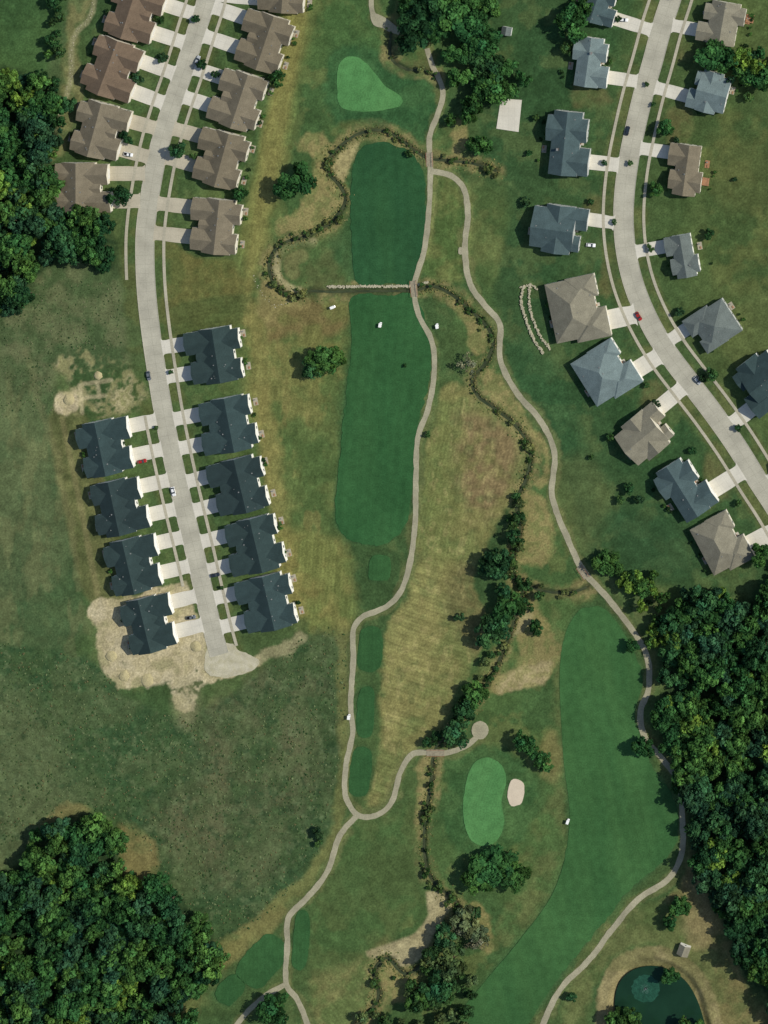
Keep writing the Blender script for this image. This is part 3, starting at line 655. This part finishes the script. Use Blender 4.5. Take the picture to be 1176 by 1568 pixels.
# ------------------------------------------------------------------ trees
def tree_mesh(name,seed,nl=26,per=70,flat=.75,sparse=1.0,leaf=.55):
    R=np.random.default_rng(seed); V=[];F=[];C=[];mi=[]
    cent=[]
    ex=R.uniform(.8,1.2)
    for i in range(nl):
        a=R.uniform(0,2*math.pi); r=math.sqrt(R.uniform(0,1))*(3.9+.7*math.sin(a*2+seed)+.4*math.sin(a*3+seed*2)); 
        zmax=math.sqrt(max(0,1-(r/5.2)**2)); z=5.4+R.uniform(-.35,1)*zmax*4.2*flat
        cent.append((math.cos(a)*r*R.uniform(.85,1.15)*ex,math.sin(a)*r*R.uniform(.85,1.15)/ex,z,R.uniform(.8,1.75)))
    for (x,y,z,lr) in cent:
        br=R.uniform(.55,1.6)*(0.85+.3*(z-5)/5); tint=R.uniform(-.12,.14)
        n=int(per*lr*sparse)
        for k in range(n):
            d=R.normal(size=3); d/=np.linalg.norm(d); d[2]=d[2]*.8+.12
            p=np.array([x,y,z])+d*lr*R.uniform(.6,1.12)
            nn=d+R.normal(size=3)*.45; nn/=np.linalg.norm(nn); u=np.cross(nn,R.normal(size=3)); u/=np.linalg.norm(u)+1e-9; v=np.cross(nn,u)
            s=leaf*R.uniform(.45,1.15); s2=s*R.uniform(.5,.9); b=len(V)
            for cx,cy in [(-1,-.6),(.2,-1),(1,.4),(-.3,1)]: V.append(tuple(p+u*cx*s+v*cy*s2))
            F.append((b,b+1,b+2,b+3)); mi.append(0)
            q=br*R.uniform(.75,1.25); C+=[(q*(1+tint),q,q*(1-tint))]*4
    def limb(a,b,r0,r1):
        a=np.array(a);b=np.array(b); d=b-a; d/=np.linalg.norm(d); u=np.cross(d,(0.3,1,.1)); u/=np.linalg.norm(u); v=np.cross(d,u); s=len(V)
        for p,r in ((a,r0),((a+b)/2+R.normal(size=3)*.1,(r0+r1)/2),(b,r1)):
            for k in range(6): t=k*math.pi/3; V.append(tuple(p+u*math.cos(t)*r+v*math.sin(t)*r)); C.append((.5,.5,.5))
        for j in range(2):
            for k in range(6): F.append((s+j*6+k,s+j*6+(k+1)%6,s+j*6+6+(k+1)%6,s+j*6+6+k)); mi.append(1)
    limb((0,0,-.4),(0.1,0,4.0),.38,.26)
    for c in cent[:9]: limb((0.1,0,R.uniform(2.6,4.0)),(c[0]*.85,c[1]*.85,c[2]),.17,.05)
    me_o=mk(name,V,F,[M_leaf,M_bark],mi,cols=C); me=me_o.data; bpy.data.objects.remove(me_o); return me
TM=[tree_mesh('tree_a',1),tree_mesh('tree_b',2,30,62),tree_mesh('tree_c',3,20,80),tree_mesh('tree_d',4,34,55,.9),tree_mesh('tree_e',5,22,70,.6),tree_mesh('tree_f',6,28,66,.8),tree_mesh('tree_g',7,25,66,1.0)]
TS=[tree_mesh('sparse_a',11,18,34,.7,.8,.45),tree_mesh('sparse_b',12,22,30,.7,.8,.45)]
GREEN=[(48,86,47),(54,92,49),(64,102,52),(43,78,47),(52,88,54),(78,110,54)]
def tree(px,py,r,name='deciduous_tree',c=None,parent=None,sp=False,R=random,hs=None,z=0):
    me=R.choice(TS if sp else TM); o=bpy.data.objects.new(name,me); x,y=W(px,py); s=r*S/5.0
    hz=hs if hs else R.uniform(.8,1.0)
    sz=(s if s<1 else s**.35)*hz
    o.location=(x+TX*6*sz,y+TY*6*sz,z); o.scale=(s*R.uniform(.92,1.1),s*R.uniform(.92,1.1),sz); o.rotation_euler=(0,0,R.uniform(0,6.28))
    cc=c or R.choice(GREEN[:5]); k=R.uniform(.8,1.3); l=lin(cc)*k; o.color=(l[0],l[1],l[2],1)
    link(o,parent); return o
YG=(98,128,56); LG=(72,108,54)
for t in [(452,283,33),(497,553,28,LG),(478,566,20),(515,548,20,LG),(425,122,13),(367,298,13),(183,302,17),(272,232,13),(195,212,10),(103,160,15),
 (635,52,30),(690,15,32),(722,48,30),(700,85,24),(745,103,28),(762,138,26),(725,160,20),(735,224,20),(800,122,13),(655,15,28),(625,5,16),(720,-10,30),(748,12,20,LG),
 (620,30,18),(668,45,24),(740,70,26),(705,120,18),(770,110,20),(740,140,20),(690,185,10),(715,180,14),(672,-10,26),
 (876,38,27),(892,15,18),(1090,90,26),(1140,108,22,LG),(1165,118,24),(1018,197,13),(1003,292,12),(1135,95,18,YG),
 (758,860,24),(778,925,25),(752,965,28),(765,948,20),(725,1062,22),(713,1088,20),(700,1120,20),(800,1133,17),(832,1166,14),(815,1150,11),
 (758,1325,34),(785,1340,26),(735,1345,26),(930,862,22,LG),(962,893,18,YG),(985,900,16,LG),(968,988,11),(984,1143,17),(1040,1385,16),(1024,1410,13),(1048,1390,10),
 (680,1432,22),(712,1405,24,(96,110,76)),(690,1470,24,(78,100,62)),(668,1508,24),(640,1530,18,LG),(733,1430,16,(96,110,76)),(420,1540,28),(1162,850,18),(1035,1205,10),
 (960,1555,22,LG),(1025,1492,14),(1130,1420,22),(875,1525,8),(765,875,14),(820,960,12),(1003,962,10),(810,235,5),(786,820,13),(770,905,13)]:
    tree(*t[:3],c=t[3] if len(t)>3 else None)
tree(716,556,16,'bare_tree',(120,124,100),sp=True); tree(728,1440,18,'bare_tree',(130,130,104),sp=True); tree(708,1420,18,'bare_tree',(120,126,100),sp=True)
for t in [(703,945,8),(655,665,5),(488,1275,9),(488,1290,7),(935,670,7),(805,310,8),(1085,360,9),(995,380,6),(1003,618,8),(1088,575,11),(1040,478,7),(962,748,9),(978,765,8),(950,765,7),(1125,275,4),(905,700,4),(655,1135,9),(668,1125,8),(795,790,8),(790,760,7),(1070,170,6),(1060,690,6),(940,340,5),(925,250,5),(990,130,4),(820,180,6),(838,205,6),(1000,160,4),(1035,215,5),(990,590,5),(1130,655,6),(1130,770,6),(1075,580,6),(905,310,6),(965,250,5),(250,90,8),(300,30,7),(245,30,7),(212,120,9),(310,100,8),(330,115,7),(296,240,6),(150,330,14),(100,160,9),(1145,150,8),(1030,-5,6),(945,30,6),(868,75,10),(620,560,3),(1145,590,4),(240,655,4),(262,570,4),(340,900,4)]:
    tree(*t[:3],name='small_tree',c=random.choice([(46,78,45),(58,90,50),(70,100,56),(52,80,51)]))
def wood(name,poly,spc,rmin,rmax,c=None,seed=1,maxz=1.0,keep=1):
    R=random.Random(seed); e=empty(name); p=crom(poly,True,12); x0,y0=p.min(0); x1,y1=p.max(0); y=y0;row=0
    while y<y1:
        x=x0+(row%2)*spc*.5
        while x<x1:
            qx,qy=x+R.uniform(-.45,.45)*spc,y+R.uniform(-.45,.45)*spc
            if inside(np.array([qx]),np.array([qy]),p)[0] and R.random()<keep:
                big=fbm(np.array([qx]),np.array([qy]),90,77)[0]
                cc=R.choice(c or GREEN[:5]+[(46,78,54),(50,84,58)]); 
                if not c and big>.53 and R.random()<.5: cc=LG
                if not c and R.random()<.06: cc=YG
                tree(qx,qy,R.uniform(rmin,rmax),'tree_crown',cc,e,R=R,hs=R.uniform(.8,1.6)*maxz)
            x+=spc
        y+=spc*.86;row+=1
    return e
wood('woodland',WA,20,9,22,seed=1,keep=.93); wood('woodland',WB,21,9,25,seed=2,keep=.93); wood('woodland',WC,20,9,25,seed=3,keep=.94)
wood('woodland',[(70,-60),(100,-60),(95,60),(85,140),(60,120),(80,40)],16,5,11,seed=4,c=[LG,(64,90,52),(44,76,44)],keep=.8)
CB=[(50,82,46),(64,94,52),(58,88,50),(84,100,60)]
wood('creek_bushes',[(782,755),(800,760),(802,830),(792,880),(830,895),(835,930),(800,940),(770,1010),(740,1070),(700,1130),(670,1150),(665,1130),(720,1050),(750,990),(770,900),(775,830)],13,3,8,seed=6,c=CB,keep=.55)
wood('creek_bushes',[(646,1180),(664,1170),(666,1330),(700,1370),(690,1400),(650,1350),(640,1260)],12,2.5,5.5,seed=7,c=[(60,90,48),(80,102,58)],keep=.5)
wood('creek_bushes',[(650,1440),(720,1390),(740,1440),(730,1480),(690,1600),(540,1600),(560,1550),(640,1550),(620,1510)],18,6,13,seed=8,c=[(60,90,48),(88,106,66),(50,78,45)],keep=.7)
wood('garden_shrubs',[(1100,80),(1190,90),(1190,130),(1120,130)],18,7,13,seed=9)
wood('shoreline_bushes',[(940,1540),(950,1560),(1000,1575),(1060,1560),(1080,1600),(930,1600)],18,6,11,seed=10,c=[LG,(74,96,54)])
wood('creek_bushes',[(955,870),(1000,880),(1020,960),(1000,1000),(980,940)],18,5,11,seed=12,c=[LG,YG,(46,76,42)])
R_=random.Random(5); eb=empty('creek_bushes'); cw=crom(CREEK2,False,2)
cw3=np.concatenate([cw,crom(CREEK1,False,2),crom(CREEK3,False,2)])
for q in cw3:
    dens=.08+.45*max(0,min(1,(fbm(np.array([q[0]]),np.array([q[1]]),26,41,3)[0]-.42)*5))
    if R_.random()<dens and not (470<q[0]<645 and 425<q[1]<460) and not (190<q[1]<262 and 640<q[0]<672) and not (abs(q[1]-1152)<10) and not (q[0]>885 and q[1]>860):
        o_=R_.gauss(0,5.5); a_=R_.uniform(0,6.28)
        tree(q[0]+o_*math.cos(a_),q[1]+o_*math.sin(a_),R_.uniform(1.4,4.2) if R_.random()<.9 else R_.uniform(4.5,8),'bush',R_.choice([(66,94,50),(56,86,48),(90,106,62),(104,114,70),(72,100,54)]),eb,R=R_,hs=.7)
e=empty('foundation_shrubs')
for o in [o for o in bpy.data.objects if o.name.startswith(('duplex_house','house')) and o.type=='EMPTY']:
    a=o.rotation_euler[2]
    for _ in range(7):
        lx=random.uniform(-11,11); ly=random.choice([random.uniform(5,9),random.uniform(-15,-13)])
        x=o.location.x+lx*math.cos(a)-ly*math.sin(a); y=o.location.y+lx*math.sin(a)+ly*math.cos(a)
        tree(x/S+588,784-y/S,random.uniform(2,4),'shrub',random.choice([LG,(44,70,40)]),e)
V=[];F=[];C=[]
def tuft(px,py,r,h,c,z=-.2):
    x,y=W(px,py); b=len(V); n=5; V.append((x+random.uniform(-.3,.3)*r,y+random.uniform(-.3,.3)*r,z+h)); C.append(c)
    for k in range(n):
        a=k*6.283/n+random.uniform(-.4,.4); rr_=r*random.uniform(.6,1.2); V.append((x+math.cos(a)*rr_,y+math.sin(a)*rr_,z)); C.append(c*.9)
    for k in range(n): F.append((b,b+1+k,b+1+(k+1)%n))
for _ in range(4600):
    q=cw[random.randrange(len(cw))]; a=random.uniform(0,6.28); rr2=random.choice([random.uniform(4,8),random.uniform(4,18)])
    p=q+np.array([math.cos(a),math.sin(a)])*rr2
    if np.min(np.hypot(cw[:,0]-p[0],cw[:,1]-p[1]))<3.6: continue
    if 470<p[0]<640 and 425<p[1]<460: continue
    if p[1]<255 and 645<p[0]<672: continue
    if abs(p[1]-1152)<8 and 640<p[0]<690: continue
    c=lin(random.choice([(138,132,82),(114,116,68),(78,100,54),(70,92,50),(150,142,94)])); tuft(p[0],p[1],random.uniform(.25,.6),random.uniform(.15,.5),c)
mp_=crom(MEAD,True,20)
for _ in range(5600):
    x=random.uniform(-60,530); y=random.uniform(960,1440)
    if not inside(np.array([x]),np.array([y]),mp_)[0]: continue
    c=lin(random.choice([(96,114,72),(72,94,56),(58,84,49),(104,104,70),(114,128,88)])); tuft(x,y,random.uniform(.3,.75),random.uniform(.2,.7),c)
for _ in range(1500):
    x=random.uniform(-60,225); y=random.uniform(430,640)
    if x>80 and y>535: continue
    if x>185: continue
    c=lin(random.choice([(92,110,70),(70,92,54),(56,80,48),(116,120,88)])); tuft(x,y,random.uniform(.3,.7),random.uniform(.2,.6),c)
mk('tall_grass',V,F,[M_tuft],cols=np.array(C))
# ------------------------------------------------------------------ stone walls
def stones(name,line,wid,h,step=2.6,rows=1,sz=(.35,.6)):
    b=Buf(); p=crom(line,False,step)
    for q in p:
        for r in range(rows):
            x,y=W(q[0]+random.uniform(-.5,.5),q[1]+random.uniform(-.5,.5)+0); s=random.uniform(*sz); a=random.uniform(0,3); hh=h*random.uniform(.7,1.1)
            x+=random.uniform(-1,1)*wid*.5; y+=random.uniform(-1,1)*wid*.5
            vs=[]; n=6
            for k in range(n): t=a+k*6.283/n; vs.append((x+math.cos(t)*s*random.uniform(.8,1.2),y+math.sin(t)*s*random.uniform(.8,1.2),-1.2))
            vs+=[(x+(v[0]-x)*.7,y+(v[1]-y)*.7,hh) for v in vs]
            b.add(vs,[tuple(range(n,2*n))]+[(k,(k+1)%n,n+(k+1)%n,n+k) for k in range(n)],[0]*(n+1))
    return b.obj(name,[M_stone])
stones('stone_wall',[(503,439),(560,438.5),(628,438)],1.0,.35,1.3,3)
stones('stone_wall',[(640,436),(655,432)],.8,.3,1.3,3)
stones('stone_retaining_wall',[(803,438),(798,460),(806,490),(818,520),(832,540)],1.0,.7,1.6,3)
stones('stone_retaining_wall',[(812,436),(810,460),(816,488),(828,515),(842,534)],1.0,.5,1.8,3)
stones('stone_retaining_wall',[(797,440),(812,436),(822,442)],.8,.4,1.8,2)
stones('creek_rocks',[(388,420),(398,445),(420,470),(440,462)],1.6,.1,3.4,1,(.2,.4))
stones('creek_rocks',[(150,-50),(140,20),(112,60),(108,120),(90,180)],1.6,.1,4,1,(.2,.4))
# ------------------------------------------------------------------ bridges
M_plank=pmat('bridge_planks',(140,132,112),.9,1,.2)
def bridge(px,py,ang,L,wd):
    x,y=W(px,py); e=empty('footbridge',(x,y,0),math.radians(ang)); b=Buf(); b.box(-L/2,L/2,-wd/2,wd/2,-.05,.14,0)
    for i in range(int(L/.6)): b.box(-L/2+i*.6+.02,-L/2+i*.6+.55,-wd/2-.05,wd/2+.05,.14,.18,0)
    b.obj('bridge_deck',[M_plank],e)
    r=Buf()
    for s in (-1,1):
        for i in range(int(L/2)+1): xx=-L/2+i*L/int(L/2); r.box(xx-.06,xx+.06,s*wd/2-.05,s*wd/2+.05,.19,1.2,0)
        r.box(-L/2,L/2,s*(wd/2)-.08,s*(wd/2)+.08,1.2,1.3,0)
    r.obj('railings',[M_deck],e)
bridge(634,442,96,8,3.2); bridge(658,244,92,7,3.2); bridge(667,1152.5,0,9,3.2); bridge(893,876,-56,7,3.3)
# ------------------------------------------------------------------ vehicles
def carpaint(n,rgb): return pmat(n,rgb,.3,.5,.02,3,.02,spec=.5)
P={'red':carpaint('paint_red',(150,34,30)),'white':carpaint('paint_white',(225,225,223)),'grey':carpaint('paint_grey',(96,102,108)),'dark':carpaint('paint_dark',(36,42,52)),'silver':carpaint('paint_silver',(160,164,166)),'blue':carpaint('paint_blue',(50,70,110))}
def wheel(b,x,y,r=.34,w=.22):
    n=12; vs=[(x+math.cos(k*6.283/n)*r,y-w/2,r+math.sin(k*6.283/n)*r) for k in range(n)]+[(x+math.cos(k*6.283/n)*r,y+w/2,r+math.sin(k*6.283/n)*r) for k in range(n)]
    b.add(vs,[tuple(range(n))[::-1],tuple(range(n,2*n))]+[(k,(k+1)%n,n+(k+1)%n,n+k) for k in range(n)],[0]*(n+2))
def loft(b,secs,m):
    s=len(b.v)
    for x,w0,w1,z0,z1 in secs: b.v+=[(x,-w0,z0),(x,w0,z0),(x,w0*1.02,z0+(z1-z0)*.55),(x,w1,z1),(x,-w1,z1),(x,-w0*1.02,z0+(z1-z0)*.55)]
    n=6
    for i in range(len(secs)-1):
        for k in range(n): b.f.append((s+i*n+k,s+i*n+(k+1)%n,s+(i+1)*n+(k+1)%n,s+(i+1)*n+k)); b.m.append(m)
    b.f.append(tuple(s+k for k in range(n))[::-1]); b.m.append(m); b.f.append(tuple(s+(len(secs)-1)*n+k for k in range(n))); b.m.append(m)
def car(px,py,ang,paint,name='parked_car',truck=False,z=.04):
    x,y=W(px,py); e=empty(name,(x,y,z),math.radians(ang)); b=Buf()
    loft(b,[(-2.35,.80,.72,.35,.75),(-2.2,.9,.82,.25,.95),(-1.2,.92,.86,.22,.98),(.7,.92,.86,.22,.98),(1.7,.9,.8,.22,.88),(2.25,.82,.7,.25,.72),(2.38,.7,.6,.35,.6)],0)
    b.obj('body',[P[paint]],e); g=Buf()
    if truck: loft(g,[(-.5,.84,.7,.96,1.0),(-.4,.82,.68,.96,1.62),(.7,.82,.68,.96,1.62),(1.2,.82,.72,.96,1.0)],0)
    else: loft(g,[(-2.0,.82,.7,.96,1.0),(-1.45,.82,.66,.96,1.46),(.25,.82,.66,.96,1.46),(1.05,.82,.72,.94,.98)],0)
    g.obj('windows',[M_glass],e)
    r=Buf(); r.box(-1.4 if not truck else -.38,.22 if not truck else .68,-.62,.62,1.465 if not truck else 1.625,1.5 if not truck else 1.66,0)
    if truck: r.box(-2.1,-.6,-.68,.68,.985,.995,1)
    r.obj('roof_panel',[P[paint],M_dark],e)
    wb=Buf()
    for xx in (-1.4,1.45):
        for yy in (-.86,.86): wheel(wb,xx,yy)
    wb.obj('wheels',[M_dark],e)
    l=Buf(); 
    for s in (-1,1): l.box(2.3,2.42,s*.55-.15,s*.55+.15,.5,.62,0); l.box(-2.4,-2.3,s*.6-.12,s*.6+.12,.55,.7,1)
    l.obj('lights',[M_trim,P['red']],e)
car(978,484,-58,'red'); car(218,706,12,'red',z=.06); car(197,236,-12,'white','pickup_truck',True,z=.06); car(905,375,-5,'white',z=.06)
car(961,200,76,'dark'); car(228,575,-80,'grey'); car(266,752,-77,'white'); car(293,945,10,'grey','pickup_truck',True); car(303,92,68,'silver')
car(1084,20,175,'grey',z=.06); car(330,880,12,'dark',z=.06); car(955,30,-5,'white',z=.06); car(977,582,30,'silver',z=.06); car(1068,582,-52,'silver')
def cart(px,py,ang):
    x,y=W(px,py); e=empty('golf_cart',(x,y,.03),math.radians(ang)); b=Buf()
    loft(b,[(-1.2,.5,.45,.3,.8),(-.9,.62,.58,.22,.85),(-.1,.62,.58,.22,.5),(.6,.62,.58,.22,.5),(.9,.6,.5,.22,.85),(1.3,.5,.4,.3,.6)],0); b.box(-.6,-.1,-.55,.55,.5,.75,1); b.box(-.7,-.6,-.55,.55,.6,1.15,1)
    b.obj('body',[P['white'],M_dark],e); r=Buf(); loft(r,[(-1.15,.58,.5,1.8,1.86),(-1.0,.68,.6,1.8,1.9),(.8,.68,.6,1.8,1.9),(.95,.58,.5,1.8,1.86)],0)
    for xx in (-.95,.75):
        for yy in (-.55,.55): r.box(xx-.025,xx+.025,yy-.025,yy+.025,.5,1.8,1)
    r.obj('canopy',[M_trim,M_dark],e); w=Buf()
    for xx in (-.85,.85):
        for yy in (-.55,.55): wheel(w,xx,yy,.24,.18)
    w.obj('wheels',[M_dark],e)
for c in [(583,497,80),(510,470,20),(670,499,100),(870,1257,70),(535,1097,85)]: cart(*c)
def shed(px,py,w,d,ang,roof,wall=C1):
    x,y=W(px,py); e=empty('garden_shed',(x,y,0),math.radians(ang)); b=Buf(); b.box(-w/2,w/2,-d/2,d/2,-.3,2.3); b.obj('walls',[wall],e)
    r=Buf(); X0,X1,Y0,Y1=-w/2-.2,w/2+.2,-d/2-.2,d/2+.2
    r.add([(X0,Y0,2.3),(X1,Y0,2.3),(X1,Y1,2.3),(X0,Y1,2.3),(X0,0,2.3+d*.3),(X1,0,2.3+d*.3)],[(0,1,5,4),(2,3,4,5),(1,2,5),(3,0,4),(0,3,2,1)],[0,0,1,1,1]); r.obj('roof',[roof,wall],e)
    dd=Buf(); dd.box(-.6,.6,-d/2-.05,-d/2,0,2,0); dd.box(w/2,w/2+.05,-.4,.4,1.1,1.8,1); dd.obj('door',[M_trim,M_glass],e)
shed(777,47,4,4.6,80,R_grey); shed(1048,1453,5,5.5,70,R_greyb)
M_soil=pmat('soil',(166,156,118),1,.5,.12,3,.15,bmp=(2,.3,.6))
def mound(px,py,r,h):
    x,y=W(px,py); n=20; v=[(x,y,h)];f=[]
    for j in range(1,6):
        for k in range(n):
            a=k*6.283/n; q=r*j/5*(1+random.uniform(-.12,.12)); v.append((x+math.cos(a)*q,y+math.sin(a)*q,h*(1-(j/5)**1.4)*(1+random.uniform(-.2,.2))-.1*(j==5)*3))
    for k in range(n): f.append((0,1+k,1+(k+1)%n))
    for j in range(4):
        for k in range(n): f.append((1+j*n+k,1+(j+1)*n+k,1+(j+1)*n+(k+1)%n,1+j*n+(k+1)%n))
    mk('soil_heap',v,f,[M_soil],smooth=True)
for c in [(170,1005,3,.7),(225,1042,3.5,.7),(105,612,3,.7),(300,990,3,.7),(190,1035,3,.6),(150,575,2.2,.5)]: mound(*c)
x,y=W(988,1515); e=empty('pond_fountain',(x,y,-.9)); b=Buf(); b.box(-.6,.6,-.6,.6,0,.25,0)
b.obj('float',[M_dark],e)
v=[];f=[]
for _ in range(400):
    a=random.uniform(0,6.28); t=random.random(); r=t*2.6; z=.3+9*t*(1-t)*.45; s=.04; b0=len(v); q=(math.cos(a)*r,math.sin(a)*r,z)
    v+=[(q[0]-s,q[1],q[2]),(q[0]+s,q[1],q[2]),(q[0],q[1]+s,q[2]+s),(q[0],q[1]-s,q[2]+s)]; f+=[(b0,b0+1,b0+2),(b0,b0+3,b0+1)]
mk('spray',v,f,[pmat('spray_white',(150,170,165),.4)],parent=e)
v=[(0,0,.03)]+[(math.cos(k*6.283/40)*7*random.uniform(.93,1.07),math.sin(k*6.283/40)*7*random.uniform(.93,1.07),.03) for k in range(40)]
mk('rippled_water',v,[(0,1+k,1+(k+1)%40) for k in range(40)],[pmat('water_aerated',(36,74,58),.3,.5,.3,2,.3,bmp=(3,.2,.6))],parent=e)

# ------------------------------------------------------------------ light, camera
w=bpy.data.worlds.new('World'); scene.world=w; w.use_nodes=True; nt=w.node_tree
sky=nt.nodes.new('ShaderNodeTexSky'); sky.sky_type='NISHITA'; sky.sun_disc=False
az=math.radians(74); el=math.radians(41)
sky.sun_elevation=el; sky.sun_rotation=az; nt.links.new(sky.outputs[0],nt.nodes['Background'].inputs[0]); nt.nodes['Background'].inputs[1].default_value=.11
L=bpy.data.lights.new('sun','SUN'); L.energy=4.2; L.angle=math.radians(.5); L.color=(1,.96,.86); lo=link(bpy.data.objects.new('sun',L))
d=Vector((math.sin(az)*math.cos(el),math.cos(az)*math.cos(el),math.sin(el))); lo.rotation_euler=d.to_track_quat('Z','Y').to_euler()
cam=bpy.data.cameras.new('camera'); co=link(bpy.data.objects.new('camera',cam)); H=1500; FH=PH*S
dx,dy=TX*H,TY*H
co.location=(dx,dy,H); co.rotation_euler=(0,0,0); cam.sensor_fit='VERTICAL'; cam.sensor_height=24; cam.lens=24*H/FH
cam.shift_x=-dx/FH; cam.shift_y=-dy/FH; cam.clip_start=10; cam.clip_end=60000; scene.camera=co
scene.view_settings.view_transform='Standard'; scene.view_settings.look='None'; scene.view_settings.exposure=0
print('OBJ',len(bpy.data.objects))
